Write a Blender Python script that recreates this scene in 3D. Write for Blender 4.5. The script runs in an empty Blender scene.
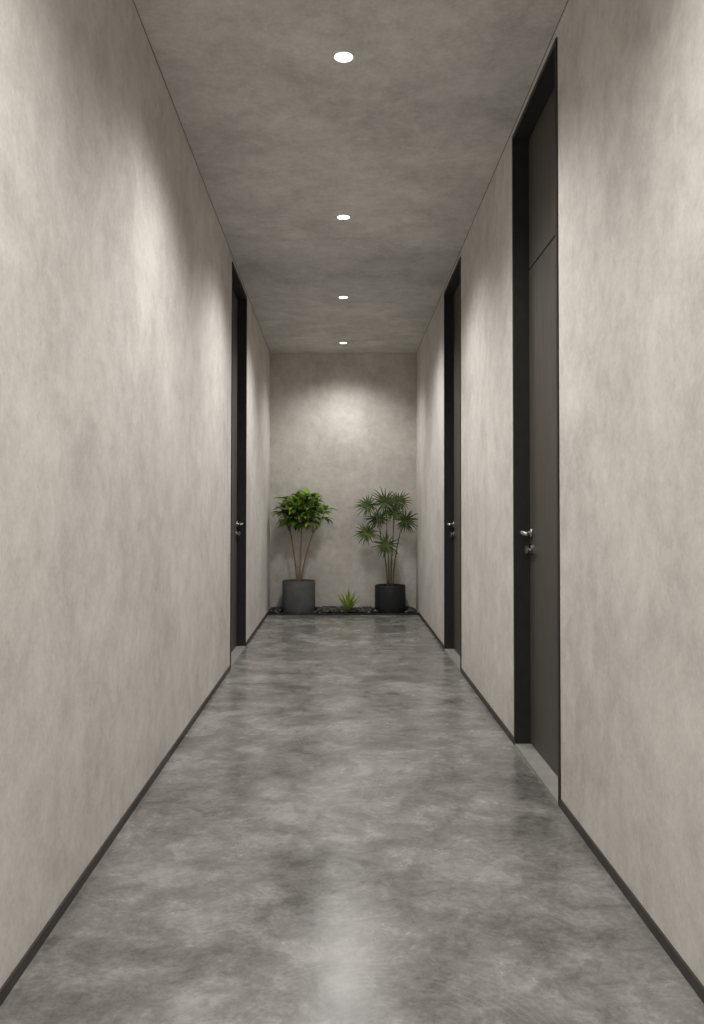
import bpy, bmesh, math, random
from mathutils import Vector, Matrix, noise
random.seed(7)
S=bpy.context.scene
try:
    S.view_settings.view_transform='Standard'
    S.view_settings.look='None'
except Exception: pass
FPX=850.0; CH=1.2; YB=10.35; YF=-3.2

# ---------------------------------------------------------------- helpers
def lin(c):
    return tuple(((v/255)/12.92 if v/255<=0.04045 else (((v/255)+0.055)/1.055)**2.4) for v in c)+(1,)
def mat(name):
    m=bpy.data.materials.new(name); m.use_nodes=True
    nt=m.node_tree; b=nt.nodes['Principled BSDF']; return m,nt,b
def N(nt,t,**k):
    n=nt.nodes.new(t)
    for a,v in k.items():
        if a in n.inputs.keys(): n.inputs[a].default_value=v
        else: setattr(n,a,v)
    return n
def simple(name,rgb,rough=0.6,metal=0.0,var=0.12,scale=20,spec=0.5,bump=0.0):
    m,nt,b=mat(name)
    tc=N(nt,'ShaderNodeTexCoord'); no=N(nt,'ShaderNodeTexNoise'); no.inputs['Scale'].default_value=scale; no.inputs['Detail'].default_value=5
    nt.links.new(tc.outputs['Object'],no.inputs['Vector'])
    r=N(nt,'ShaderNodeValToRGB'); c=lin(rgb)
    r.color_ramp.elements[0].position=.3; r.color_ramp.elements[1].position=.7
    r.color_ramp.elements[0].color=tuple(v*(1-var) for v in c[:3])+(1,)
    r.color_ramp.elements[1].color=tuple(min(1,v*(1+var)) for v in c[:3])+(1,)
    nt.links.new(no.outputs['Fac'],r.inputs['Fac']); nt.links.new(r.outputs['Color'],b.inputs['Base Color'])
    b.inputs['Roughness'].default_value=rough; b.inputs['Metallic'].default_value=metal
    b.inputs['Specular IOR Level'].default_value=spec
    if bump:
        bp=N(nt,'ShaderNodeBump'); bp.inputs['Strength'].default_value=bump; bp.inputs['Distance'].default_value=.01
        nt.links.new(no.outputs['Fac'],bp.inputs['Height']); nt.links.new(bp.outputs['Normal'],b.inputs['Normal'])
    return m
def plaster(name,dark,mid,light,sc=1.0,stretch=(1,1,1),rough=.75,bump=.12,lo=.40,hi=.60):
    m,nt,b=mat(name)
    tc=N(nt,'ShaderNodeTexCoord'); mp=N(nt,'ShaderNodeMapping'); mp.inputs['Scale'].default_value=stretch
    nt.links.new(tc.outputs['Object'],mp.inputs['Vector'])
    def noi(s,d,r,dist=0.0):
        n=N(nt,'ShaderNodeTexNoise'); n.inputs['Scale'].default_value=s; n.inputs['Detail'].default_value=d
        n.inputs['Roughness'].default_value=r; n.inputs['Distortion'].default_value=dist
        nt.links.new(mp.outputs['Vector'],n.inputs['Vector']); return n
    a=noi(1.8*sc,10,.68,.35); c=noi(9*sc,10,.78,.2); f=noi(60,6,.75)
    mx=N(nt,'ShaderNodeMath',operation='MULTIPLY_ADD'); nt.links.new(a.outputs['Fac'],mx.inputs[0]); mx.inputs[1].default_value=.42
    m2=N(nt,'ShaderNodeMath',operation='MULTIPLY'); nt.links.new(c.outputs['Fac'],m2.inputs[0]); m2.inputs[1].default_value=.36
    nt.links.new(m2.outputs[0],mx.inputs[2])
    m3=N(nt,'ShaderNodeMath',operation='MULTIPLY_ADD'); nt.links.new(f.outputs['Fac'],m3.inputs[0]); m3.inputs[1].default_value=.22
    nt.links.new(mx.outputs[0],m3.inputs[2])
    r=N(nt,'ShaderNodeValToRGB'); e=r.color_ramp.elements
    e[0].position=lo; e[0].color=lin(dark); e[1].position=hi; e[1].color=lin(light)
    k=e.new(.5); k.color=lin(mid)
    nt.links.new(m3.outputs[0],r.inputs['Fac']); nt.links.new(r.outputs['Color'],b.inputs['Base Color'])
    b.inputs['Roughness'].default_value=rough; b.inputs['Specular IOR Level'].default_value=.25
    bp=N(nt,'ShaderNodeBump'); bp.inputs['Strength'].default_value=bump; bp.inputs['Distance'].default_value=.02
    nt.links.new(m3.outputs[0],bp.inputs['Height']); nt.links.new(bp.outputs['Normal'],b.inputs['Normal'])
    return m
def new_obj(name,verts,faces,material,parent=None,smooth=False):
    me=bpy.data.meshes.new(name); me.from_pydata(verts,[],faces); me.update()
    bm=bmesh.new(); bm.from_mesh(me); bmesh.ops.recalc_face_normals(bm,faces=bm.faces); bm.to_mesh(me); bm.free()
    o=bpy.data.objects.new(name,me); S.collection.objects.link(o)
    for m in (material if isinstance(material,list) else [material]): me.materials.append(m)
    if smooth:
        for p in me.polygons: p.use_smooth=True
    if parent: o.parent=parent
    return o
def empty(name,loc=(0,0,0)):
    o=bpy.data.objects.new(name,None); o.location=loc; o.empty_display_size=.1; S.collection.objects.link(o); return o
class MB:
    def __init__(s): s.v=[]; s.f=[]
    def box8(s,c):
        n=len(s.v); s.v+=[tuple(p) for p in c]
        for q in ((0,1,3,2),(4,6,7,5),(0,4,5,1),(2,3,7,6),(0,2,6,4),(1,5,7,3)): s.f.append(tuple(n+i for i in q))
    def box(s,x0,x1,y0,y1,z0,z1):
        s.box8([(x,y,z) for x in (x0,x1) for y in (y0,y1) for z in (z0,z1)])
    def tube(s,pts,rad,seg=8,cap=True):
        n0=len(s.v); pts=[Vector(p) for p in pts]
        if not hasattr(rad,'__len__'): rad=[rad]*len(pts)
        prev=None
        for i,p in enumerate(pts):
            t=(pts[min(i+1,len(pts)-1)]-pts[max(i-1,0)]).normalized()
            if prev is None:
                up=Vector((0,0,1)) if abs(t.z)<.9 else Vector((1,0,0)); a=t.cross(up).normalized()
            else: a=(prev-t*prev.dot(t)).normalized()
            prev=a; b=t.cross(a)
            for k in range(seg):
                th=2*math.pi*k/seg; s.v.append(tuple(p+(a*math.cos(th)+b*math.sin(th))*rad[i]))
        for i in range(len(pts)-1):
            for k in range(seg):
                a0=n0+i*seg+k; a1=n0+i*seg+(k+1)%seg; s.f.append((a0,a1,a1+seg,a0+seg))
        if cap:
            s.f.append(tuple(n0+k for k in range(seg))); e=n0+(len(pts)-1)*seg; s.f.append(tuple(e+k for k in range(seg)))
    def leaf(s,base,d,up,L,W,droop=.3,fold=.25,n=6,shape='leaf'):
        d=Vector(d).normalized(); up=Vector(up); side=d.cross(up)
        if side.length<1e-3: side=d.cross(Vector((1,0,.3)))
        side.normalize(); nrm=side.cross(d).normalized(); p=Vector(base); cur=d.copy(); n0=len(s.v)
        for i in range(n+1):
            t=i/n
            if shape=='leaf': w=W*.5*math.sin(math.pi*min(1,t*.97+.02))**.8*(1-.25*t)
            else: w=W*.5*(min(1,t*5+.3))*(1-t**2.2)+.0006
            s.v.append(tuple(p-side*w+nrm*w*fold)); s.v.append(tuple(p)); s.v.append(tuple(p+side*w+nrm*w*fold))
            cur=(cur+Vector((0,0,-1))*droop/n*(1+t)).normalized(); p=p+cur*(L/n); nrm=side.cross(cur).normalized()
        for i in range(n):
            a=n0+3*i; s.f.append((a,a+1,a+4,a+3)); s.f.append((a+1,a+2,a+5,a+4))
    def lathe(s,prof,c,seg=48):
        n0=len(s.v)
        for r,z in prof:
            for k in range(seg):
                th=2*math.pi*k/seg; s.v.append((c[0]+r*math.cos(th),c[1]+r*math.sin(th),c[2]+z))
        for i in range(len(prof)-1):
            for k in range(seg):
                a0=n0+i*seg+k; a1=n0+i*seg+(k+1)%seg; s.f.append((a0,a1,a1+seg,a0+seg))
    def obj(s,name,m,parent=None,smooth=False): return new_obj(name,s.v,s.f,m,parent,smooth)

# ---------------------------------------------------------------- room surfaces
def zc(y): return 3.136+(YB-y)*0.0062
def lerp(a,b,t): return a+(b-a)*t
def surf(side,y,z):
    t=z/zc(y)
    if side=='L':
        bot=lerp(-.838,-.885,(y-2)/8.35); top=lerp(-.813,-.889,(y-3.3)/7.05)
    else:
        bot=.887; top=lerp(.872,.895,(y-3.3)/7.05)
    return lerp(bot,top,t)
def wbox(mb,side,y0,y1,z0,z1,d0,d1):
    sg=-1 if side=='L' else 1
    c=[]
    for d in (d0,d1):
        for y in (y0,y1):
            for z in (z0,z1):
                zz=zc(y) if z=='c' else z
                c.append((surf(side,y,zz)+sg*d,y,zz))
    mb.box8(c)

M_wall=plaster('plaster_wall',(189,184,178),(208,204,198),(224,221,215))
M_back=plaster('plaster_end_wall',(184,179,172),(204,199,192),(220,215,209),sc=1.3)
M_ceil=plaster('plaster_ceiling',(184,181,177),(206,203,199),(225,222,218),sc=1.25,bump=.1)
M_base=simple('baseboard_dark',(52,47,43),.5)
M_frame=simple('door_frame_dark',(38,36,34),.45,var=.15)
M_jamb=simple('door_jamb_dark',(44,42,40),.55,var=.15,spec=.3)
M_gap=simple('shadow_gap_gray',(130,126,120),.7,var=.1)
M_thr=simple('threshold_stone',(148,146,141),.4,var=.15,scale=12)
M_steel=simple('brushed_steel',(190,188,184),.25,metal=1.0,var=.05)
M_dsteel=simple('dark_steel',(70,68,66),.35,metal=.9,var=.05)

# door leaf: vertical grain
M_leaf,nt,b=mat('door_wood_dark')
tc=N(nt,'ShaderNodeTexCoord'); mp=N(nt,'ShaderNodeMapping'); mp.inputs['Scale'].default_value=(30,30,1.2)
no=N(nt,'ShaderNodeTexNoise'); no.inputs['Scale'].default_value=3; no.inputs['Detail'].default_value=8; no.inputs['Roughness'].default_value=.65
nt.links.new(tc.outputs['Object'],mp.inputs['Vector']); nt.links.new(mp.outputs['Vector'],no.inputs['Vector'])
r=N(nt,'ShaderNodeValToRGB'); r.color_ramp.elements[0].position=.25; r.color_ramp.elements[1].position=.75
r.color_ramp.elements[0].color=lin((60,57,53)); r.color_ramp.elements[1].color=lin((92,88,82))
nt.links.new(no.outputs['Fac'],r.inputs['Fac']); nt.links.new(r.outputs['Color'],b.inputs['Base Color'])
b.inputs['Roughness'].default_value=.55; b.inputs['Specular IOR Level'].default_value=.3
bp=N(nt,'ShaderNodeBump'); bp.inputs['Strength'].default_value=.15; bp.inputs['Distance'].default_value=.003
nt.links.new(no.outputs['Fac'],bp.inputs['Height']); nt.links.new(bp.outputs['Normal'],b.inputs['Normal'])

# floor: polished concrete
M_floor,nt,b=mat('polished_concrete')
tc=N(nt,'ShaderNodeTexCoord')
def noi(s,d,r_,dist=0.0,vec=None):
    n=N(nt,'ShaderNodeTexNoise'); n.inputs['Scale'].default_value=s; n.inputs['Detail'].default_value=d
    n.inputs['Roughness'].default_value=r_; n.inputs['Distortion'].default_value=dist
    nt.links.new(vec or tc.outputs['Object'],n.inputs['Vector']); return n
def mad(x,k,y=None):
    n=N(nt,'ShaderNodeMath',operation='MULTIPLY_ADD'); nt.links.new(x,n.inputs[0]); n.inputs[1].default_value=k
    if y is None: n.inputs[2].default_value=0
    else: nt.links.new(y,n.inputs[2])
    return n.outputs[0]
def mul(x,y):
    n=N(nt,'ShaderNodeMath',operation='MULTIPLY'); nt.links.new(x,n.inputs[0]); nt.links.new(y,n.inputs[1]); return n.outputs[0]
a=noi(2.0,12,.7,.4); c=noi(8,12,.78,.6); f=noi(50,8,.8)
mixv=mad(a.outputs['Fac'],.44,mad(c.outputs['Fac'],.36,mad(f.outputs['Fac'],.20)))
r=N(nt,'ShaderNodeValToRGB'); e=r.color_ramp.elements
e[0].position=.40; e[0].color=lin((86,84,81)); e[1].position=.60; e[1].color=lin((162,160,156))
k=e.new(.5); k.color=lin((124,122,118))
nt.links.new(mixv,r.inputs['Fac'])
# trowel arcs: local patches of fine concentric marks
def arcs(cx,cy,rad,scale):
    mp=N(nt,'ShaderNodeMapping'); mp.inputs['Location'].default_value=(-cx,-cy,0)
    nt.links.new(tc.outputs['Object'],mp.inputs['Vector'])
    w=N(nt,'ShaderNodeTexWave',wave_type='RINGS',rings_direction='Z'); w.inputs['Scale'].default_value=scale
    w.inputs['Distortion'].default_value=1.6; w.inputs['Detail'].default_value=4; w.inputs['Detail Scale'].default_value=2.5
    nt.links.new(mp.outputs['Vector'],w.inputs['Vector'])
    ln=N(nt,'ShaderNodeVectorMath',operation='LENGTH'); nt.links.new(mp.outputs['Vector'],ln.inputs[0])
    mr=N(nt,'ShaderNodeMapRange'); mr.inputs['From Min'].default_value=rad; mr.inputs['From Max'].default_value=rad*.6
    nt.links.new(ln.outputs['Value'],mr.inputs['Value'])
    mi=N(nt,'ShaderNodeMapRange'); mi.inputs['From Min'].default_value=rad*.3; mi.inputs['From Max'].default_value=rad*.55
    nt.links.new(ln.outputs['Value'],mi.inputs['Value'])
    th=N(nt,'ShaderNodeMapRange'); th.inputs['From Min'].default_value=.72; th.inputs['From Max'].default_value=1.0
    nt.links.new(w.outputs['Fac'],th.inputs['Value'])
    return mul(mul(mr.outputs[0],mi.outputs[0]),th.outputs[0])
n1=noi(4.2,4,.6,.3); br=N(nt,'ShaderNodeMapRange'); br.inputs['From Min'].default_value=.46; br.inputs['From Max'].default_value=.60
nt.links.new(n1.outputs['Fac'],br.inputs['Value'])
arc=N(nt,'ShaderNodeMath',operation='ADD'); nt.links.new(arcs(.10,1.85,.55,15),arc.inputs[0]); nt.links.new(arcs(-.02,4.50,.30,15),arc.inputs[1])
arcm=mul(arc.outputs[0],br.outputs[0])
sc=noi(5,14,.9,1.2); rs=N(nt,'ShaderNodeMapRange'); rs.inputs['From Min'].default_value=.58; rs.inputs['From Max'].default_value=.69
nt.links.new(sc.outputs['Fac'],rs.inputs['Value'])
fac=mad(rs.outputs[0],.42,mad(arcm,.24)); cl=N(nt,'ShaderNodeClamp'); nt.links.new(fac,cl.inputs[0])
mx=N(nt,'ShaderNodeMixRGB'); mx.inputs['Color2'].default_value=lin((180,178,174))
nt.links.new(cl.outputs[0],mx.inputs['Fac']); nt.links.new(r.outputs['Color'],mx.inputs['Color1'])
pt=noi(26,10,.85,.6); ps=N(nt,'ShaderNodeMapRange'); ps.inputs['From Min'].default_value=.58; ps.inputs['From Max'].default_value=.73; ps.inputs['To Max'].default_value=.6
nt.links.new(pt.outputs['Fac'],ps.inputs['Value'])
mx2=N(nt,'ShaderNodeMixRGB'); mx2.inputs['Color2'].default_value=lin((66,64,61)); nt.links.new(ps.outputs[0],mx2.inputs['Fac'])
nt.links.new(mx.outputs[0],mx2.inputs['Color1']); nt.links.new(mx2.outputs[0],b.inputs['Base Color'])
rr=N(nt,'ShaderNodeMapRange'); rr.inputs['From Min'].default_value=.35; rr.inputs['From Max'].default_value=.65
rr.inputs['To Min'].default_value=.19; rr.inputs['To Max'].default_value=.30
nt.links.new(a.outputs['Fac'],rr.inputs['Value']); nt.links.new(rr.outputs[0],b.inputs['Roughness'])
b.inputs['Specular IOR Level'].default_value=.62
bp=N(nt,'ShaderNodeBump'); bp.inputs['Strength'].default_value=.07; bp.inputs['Distance'].default_value=.01
nt.links.new(mixv,bp.inputs['Height']); nt.links.new(bp.outputs['Normal'],b.inputs['Normal'])

DOORS=[('R',3.47,4.37,3.120),('R',6.375,7.40,3.100),('L',6.50,7.55,3.100)]
def build_wall(side,name):
    ds=sorted([d for d in DOORS if d[0]==side],key=lambda d:d[1]); mb=MB(); y=YF
    for _,a0,a1,zt in ds:
        wbox(mb,side,y,a0,0,'c',0,.25); wbox(mb,side,a0,a1,zt,'c',0,.25); wbox(mb,side,a0,a1,0,zt,.13,.25); y=a1
    wbox(mb,side,y,YB,0,'c',0,.25)
    mb.obj(name,M_wall)
    bb=MB(); y=YF
    for _,a0,a1,zt in ds:
        wbox(bb,side,y,a0-.014,0.0,.034,-.007,.0); y=a1+.014
    wbox(bb,side,y,9.9,0.0,.034,-.007,0)
    bb.obj('baseboard_'+name[5:],M_base)
build_wall('L','wall_left'); build_wall('R','wall_right')
# end wall, ceiling, floor (unseen end behind the camera left open, added to let world light fill in)
mb=MB(); mb.box(-1.14,1.14,YB,YB+.2,0,zc(YB)); mb.obj('wall_back',M_back)
mb=MB(); mb.box8([(x,y,zc(y)+h) for x in (-1.14,1.14) for y in (YF-.2,YB+.2) for h in (0,.2)]); mb.obj('ceiling',M_ceil)
mb=MB(); mb.box(-1.14,1.14,YF-.2,YB+.2,-.2,0); mb.obj('floor',M_floor)
for i,side in enumerate('LR'):
    t=MB(); sg=-1 if side=='L' else 1
    c=[]
    for d in (-.003,0):
        for y in (YF,YB):
            for h in (-.004,0):
                z=zc(y)+h; c.append((surf(side,y,z)+sg*d,y,z))
    t.box8(c); t.obj('trim_%d'%(i+1),M_gap)

# ---------------------------------------------------------------- doors
for i,(side,a0,a1,zt) in enumerate(DOORS):
    sg=-1 if side=='L' else 1
    root=empty('door_%d'%(i+1),(surf(side,(a0+a1)/2,0)+sg*.05,(a0+a1)/2,0))
    inv=Matrix.Translation(-Vector(root.location))
    def put(mb,name,m,smooth=False,bevel=0):
        o=mb.obj(name,m,None,smooth); o.data.transform(inv); o.parent=root
        if bevel:
            bv=o.modifiers.new('b','BEVEL'); bv.width=bevel; bv.segments=2
        return o
    fr=MB(); cw=.012
    wbox(fr,side,a0-cw,a0+.012,0,zt+cw,-.006,.125)
    wbox(fr,side,a1-.012,a1+cw,0,zt+cw,-.006,.125)
    wbox(fr,side,a0+.012,a1-.012,zt-.012,zt+cw,-.006,.125)
    put(fr,'frame',M_jamb)
    lf=MB()
    if i==0:
        ls=2.44
        wbox(lf,side,a0+.014,a1-.014,.018,ls-.004,.075,.118)
        wbox(lf,side,a0+.014,a1-.014,ls+.004,zt-.014,.075,.118)
    else: wbox(lf,side,a0+.014,a1-.014,.018,zt-.014,.075,.118)
    put(lf,'leaf',M_leaf,bevel=.002)
    th=MB(); wbox(th,side,a0+.012,a1-.012,0,.012,-.006,.128); put(th,'threshold',M_thr)
    hy=a1-.055; hz=1.095; X=surf(side,hy,hz)+sg*.075
    h=MB(); h.tube([(X,hy,hz),(X-sg*.010,hy,hz)],.026,24); h.tube([(X-sg*.01,hy,hz),(X-sg*.055,hy,hz)],.010,12)
    h.tube([(X-sg*.050,hy+.008,hz),(X-sg*.056,hy-.03,hz+.001),(X-sg*.056,hy-.075,hz),(X-sg*.050,hy-.125,hz-.004)],[.0095,.0115,.011,.008],12)
    put(h,'lever_handle',M_steel,True)
    k=MB(); k.tube([(X,hy,hz-.085),(X-sg*.010,hy,hz-.085)],.028,24); k.tube([(X-sg*.01,hy,hz-.085),(X-sg*.022,hy,hz-.085)],.010,12)
    k.box(min(X-sg*.02,X-sg*.035),max(X-sg*.02,X-sg*.035),hy-.004,hy+.004,hz-.105,hz-.065)
    put(k,'lock_rose',M_steel)
    hg=MB()
    for z in (.25,1.2,2.15):
        x=surf(side,a0,z)+sg*.07; hg.tube([(x,a0+.018,z-.05),(x,a0+.018,z+.05)],.007,10)
    put(hg,'hinges',M_dsteel)

# ---------------------------------------------------------------- downlights
M_em,nt,b=mat('lamp_diffuser'); b.inputs['Base Color'].default_value=(1,1,1,1)
b.inputs['Emission Color'].default_value=(1,.98,.95,1); b.inputs['Emission Strength'].default_value=6
M_ring=simple('lamp_trim_white',(228,226,220),.4,var=.03)
LY=[-2.45,-.45,1.6,3.69,5.66,7.72,9.74]
for y in LY:
    z=zc(y); root=empty('recessed_downlight',(0.003,y,z))
    r_=MB(); prof=[(.038,-.001),(.041,-.004),(.048,-.004),(.052,-.002),(.052,.0),(.038,0),(.038,-.001)]
    r_.lathe(prof,(0,0,0),40); r_.obj('trim_ring',M_ring,root,True)
    d=MB(); d.tube([(0,0,-.0005),(0,0,-.0035)],.039,40); d.obj('diffuser',M_em,root)
    ld=bpy.data.lights.new('spot','SPOT'); ld.energy=122; ld.spot_size=math.radians(148); ld.spot_blend=1.0
    if y>9: ld.energy=72; ld.spot_size=math.radians(142)
    ld.shadow_soft_size=.13; ld.color=(1,.982,.956)
    lo=bpy.data.objects.new('spot_lamp',ld); S.collection.objects.link(lo); lo.parent=root; lo.location=(0,0,-.14 if y<9 else -.14)

# ---------------------------------------------------------------- planting bed
BY0=9.90
PL=(-.524,10.08,.195,.39); PR=(.560,10.09,.182,.335)
e=MB(); e.box(-.885,.885,BY0-.008,BY0,0,.022); e.obj('trim_3',M_frame)
M_soil=simple('dark_soil',(30,27,24),.95,var=.4,scale=60)
def pebbles():
    mb=MB(); base=bmesh.new(); bmesh.ops.create_icosphere(base,subdivisions=1,radius=1)
    bv=[v.co.copy() for v in base.verts]; bf=[tuple(v.index for v in f.verts) for f in base.faces]
    mb.box(-.884,.884,BY0,YB-.001,0,.012)
    n=0; tries=0
    while n<560 and tries<6000:
        tries+=1
        x=random.uniform(-.85,.85); y=random.uniform(BY0+.03,YB-.035); r=random.uniform(.016,.034)
        if any((x-p[0])**2+(y-p[1])**2<(p[2]+r*1.3)**2 for p in (PL,PR)): continue
        n+=1; z=.012+r*.4+random.uniform(0,.022)
        R=Matrix.Rotation(random.uniform(0,6.28),3,'Z')@Matrix.Rotation(random.uniform(-.4,.4),3,'X')
        sx,sy,sz=r*random.uniform(.9,1.3),r*random.uniform(.8,1.1),r*random.uniform(.5,.75); k=len(mb.v)
        for v in bv:
            q=R@Vector((v.x*sx,v.y*sy,v.z*sz)); mb.v.append((x+q.x,y+q.y,z+q.z))
        mb.f+=[tuple(k+i for i in f) for f in bf]
    base.free()
    return mb
M_peb,nt,b=mat('dark_pebble'); g=N(nt,'ShaderNodeNewGeometry'); r=N(nt,'ShaderNodeValToRGB')
r.color_ramp.elements[0].color=lin((22,22,22)); r.color_ramp.elements[1].color=lin((92,90,86))
nt.links.new(g.outputs['Random Per Island'],r.inputs['Fac']); nt.links.new(r.outputs['Color'],b.inputs['Base Color']); b.inputs['Roughness'].default_value=.5
pebbles().obj('pebble_bed',M_peb,None,True)

# ---------------------------------------------------------------- plants
M_potg=simple('pot_gray_concrete',(88,89,89),.75,var=.15,scale=12,spec=.3)
M_potb=simple('pot_black',(34,35,37),.6,var=.12,scale=12,spec=.3)
def leafmat(name,dark,light,rough=.38,trans=.12):
    m,nt,b=mat(name); g=N(nt,'ShaderNodeNewGeometry'); r=N(nt,'ShaderNodeValToRGB')
    r.color_ramp.elements[0].color=lin(dark); r.color_ramp.elements[1].color=lin(light)
    nt.links.new(g.outputs['Random Per Island'],r.inputs['Fac']); nt.links.new(r.outputs['Color'],b.inputs['Base Color'])
    b.inputs['Roughness'].default_value=rough; b.inputs['Specular IOR Level'].default_value=.3
    tr=N(nt,'ShaderNodeBsdfTranslucent'); nt.links.new(r.outputs['Color'],tr.inputs['Color'])
    mx=N(nt,'ShaderNodeMixShader'); mx.inputs['Fac'].default_value=trans
    out=nt.nodes['Material Output']; nt.links.new(b.outputs[0],mx.inputs[1]); nt.links.new(tr.outputs[0],mx.inputs[2]); nt.links.new(mx.outputs[0],out.inputs['Surface'])
    return m
M_lf=leafmat('broad_leaf_green',(50,90,20),(148,182,66),.4,.28)
M_pf=leafmat('palm_leaf_green',(32,46,14),(86,104,42),.6,.14)
M_ag=leafmat('spiky_leaf_green',(108,138,38),(178,196,88),.5,.25)
M_bark=simple('bark_tan',(134,110,92),.8,var=.3,scale=40)
M_cane=simple('cane_green',(100,90,64),.6,var=.35,scale=40)
def pot(root,R,H,m):
    p=MB(); p.lathe([(0,0),(R*.93,0),(R*.97,.012),(R,H*.3),(R,H-.008),(R-.006,H),(R-.018,H),(R-.024,H-.008),(R-.026,H-.05),(0,H-.05)],(0,0,0),56)
    p.obj('pot',m,root,True)
    s=MB(); s.lathe([(R-.022,H-.048),(R*.6,H-.036),(0,H-.030)],(0,0,0),32); s.obj('soil',M_soil,root,True)
def bez(p0,p1,p2,n=8):
    p0,p1,p2=map(Vector,(p0,p1,p2)); return [p0*(1-t)**2+p1*2*t*(1-t)+p2*t*t for t in [i/n for i in range(n+1)]]

# broad-leaf tree
root=empty('potted_ficus_tree',(PL[0],PL[1],0)); pot(root,PL[2],PL[3],M_potg)
st=MB(); lv=MB()
cx,cz=.03,1.205
forks=[(-.10,.0,.96),(.03,.04,1.02),(.17,-.03,.95)]
for j,(fx,fy,fz) in enumerate(forks):
    b0=((j-1)*.018,random.uniform(-.02,.02),.35)
    pts=bez(b0,(b0[0]+fx*.15+random.uniform(-.03,.03),fy*.2,.66),(fx,fy,fz),10)
    st.tube(pts,[.013-.006*i/10 for i in range(11)],8)
ends=[]
tries=0
while len(ends)<60 and tries<9000:
    tries+=1
    v=Vector((random.gauss(0,1),random.gauss(0,1),random.gauss(0,1))).normalized()
    rr_=random.uniform(.4,1)
    p=Vector((cx+v.x*.30*rr_,v.y*.17*rr_,cz+v.z*(.235 if v.z>0 else .235)*rr_))
    if p.z<cz-.14 and abs(p.x-cx)<.10: continue
    if PL[1]+p.y>YB-.11: continue
    if any((p-q).length<.065 for q in ends): continue
    ends.append(p)
for p in ends:
    f=min(forks,key=lambda f:(Vector(f)-p).length); f=Vector(f)
    mid=(f+p)/2+Vector((0,0,-.03 if p.z>f.z else .03)); st.tube(bez(f,mid,p,5),[.005,.0045,.004,.0035,.003,.002],5)
    out=(p-Vector((cx,0,cz-.12))).normalized()
    nl=random.randint(5,7); a0=random.uniform(0,6.28)
    for k in range(nl):
        a=a0+k*2.4; ax=Vector((math.cos(a),math.sin(a),random.uniform(-.1,.6)))
        d=(ax+out*.8).normalized(); L=random.uniform(.12,.175)
        if PL[1]+p.y+d.y*L>YB-.015: d.y*=.2; d.normalize()
        b0=p-out*random.uniform(0,.03)
        if PL[0]+b0.x+d.x*L<-.87: d.x*=.2; d.normalize()
        lv.leaf(b0,d,(0,0,1),L,L*random.uniform(.34,.44),droop=random.uniform(.4,1.0),fold=.3)
st.obj('stems',M_bark,root,True); lv.obj('foliage',M_lf,root,True)

# fan palm
root=empty('potted_fan_palm',(PR[0],PR[1],0)); pot(root,PR[2],PR[3],M_potb)
st=MB(); lv=MB(); s=850/PR[1]
heads=[(385,503,.205,-.06),(368,506,.18,.0),(399,502,.17,.05),(405,521,.185,-.05),(367,533,.18,-.07),(386,545,.20,-.10),(379,519,.18,.08),(393,513,.15,-.09)]
canes=[]
for j in range(4):
    bx=(j-1.5)*.022; by=random.uniform(-.04,.04); tx=(j-1.5)*.075; tz=random.uniform(.84,1.0)
    pts=bez((bx,by,.30),(bx*1.1,by,.60),(tx,by,tz),8); st.tube(pts,[.010-.004*i/8 for i in range(9)],7); canes.append(pts)
for (px,py,L,yy) in heads:
    H=Vector(((px-343)/s-PR[0],yy,CH-(py-512)/s))
    c=min(canes,key=lambda c:abs(c[-1].x-H.x*.6)); z0=min(H.z-.06,c[-1].z); 
    b0=min(c,key=lambda q:abs(q.z-max(.62,z0)))
    mid=Vector((lerp(b0.x,H.x,.4),lerp(b0.y,H.y,.4),max(H.z+.01,b0.z+.05)))
    st.tube(bez(b0,mid,H,7),[.0045]*4+[.0035,.003,.0025,.0025],6)
    outd=Vector((H.x*1.0,-.9+random.uniform(-.2,.2),.5)).normalized()
    a=Vector((H.x*2.2,0,random.uniform(.05,.6) if H.z>1.1 else random.uniform(-.5,.1))); a=(a-outd*a.dot(outd)).normalized()
    bdir=outd.cross(a).normalized(); n=random.randint(24,28)
    for k in range(n):
        th=math.radians(lerp(-168,168,k/(n-1)))+random.uniform(-.06,.06)
        d=(a*math.cos(th)+bdir*math.sin(th)+outd*random.uniform(.0,.35)).normalized()
        LL=L*random.uniform(.8,1.1)*(1-.12*abs(th)/2.6)
        if PR[1]+H.y+d.y*LL>YB-.02: d.y*=.3; d.normalize()
        lv.leaf(H,d,outd,LL,.023,droop=random.uniform(.1,.5),fold=.3,n=5,shape='strap')
st.obj('canes',M_cane,root,True); lv.obj('fronds',M_pf,root,True)

# small agave-like plant in the pebbles
root=empty('spiky_agave_plant',(.06,9.99,.012)); lv=MB()
for k in range(34):
    a=k*2.399; el=random.uniform(.35,1.35) if k>9 else random.uniform(1.0,1.5)
    d=Vector((math.cos(a)*math.cos(el),math.sin(a)*math.cos(el)*.9,math.sin(el)))
    L=random.uniform(.21,.31)
    if d.z<.4: L*=.8
    if d.y<-.5: d.z+=.25
    lv.leaf((d.x*.012,d.y*.012,.015),d,(0,0,1),L,.030,droop=random.uniform(.15,.5),fold=.4,n=6,shape='strap')
lv.obj('leaves',M_ag,root,True)

# ---------------------------------------------------------------- world + camera
w=bpy.data.worlds.new('world'); S.world=w; w.use_nodes=True
w.node_tree.nodes['Background'].inputs[0].default_value=(1,.985,.96,1); w.node_tree.nodes['Background'].inputs[1].default_value=.9
cd=bpy.data.cameras.new('camera'); cam=bpy.data.objects.new('camera',cd); S.collection.objects.link(cam)
cam.location=(0,0,CH); cam.rotation_euler=(math.pi/2,0,0)
cd.sensor_fit='VERTICAL'; cd.sensor_height=36; cd.lens=FPX/1024*36; cd.shift_x=9/1024; cd.clip_start=.02
S.camera=cam
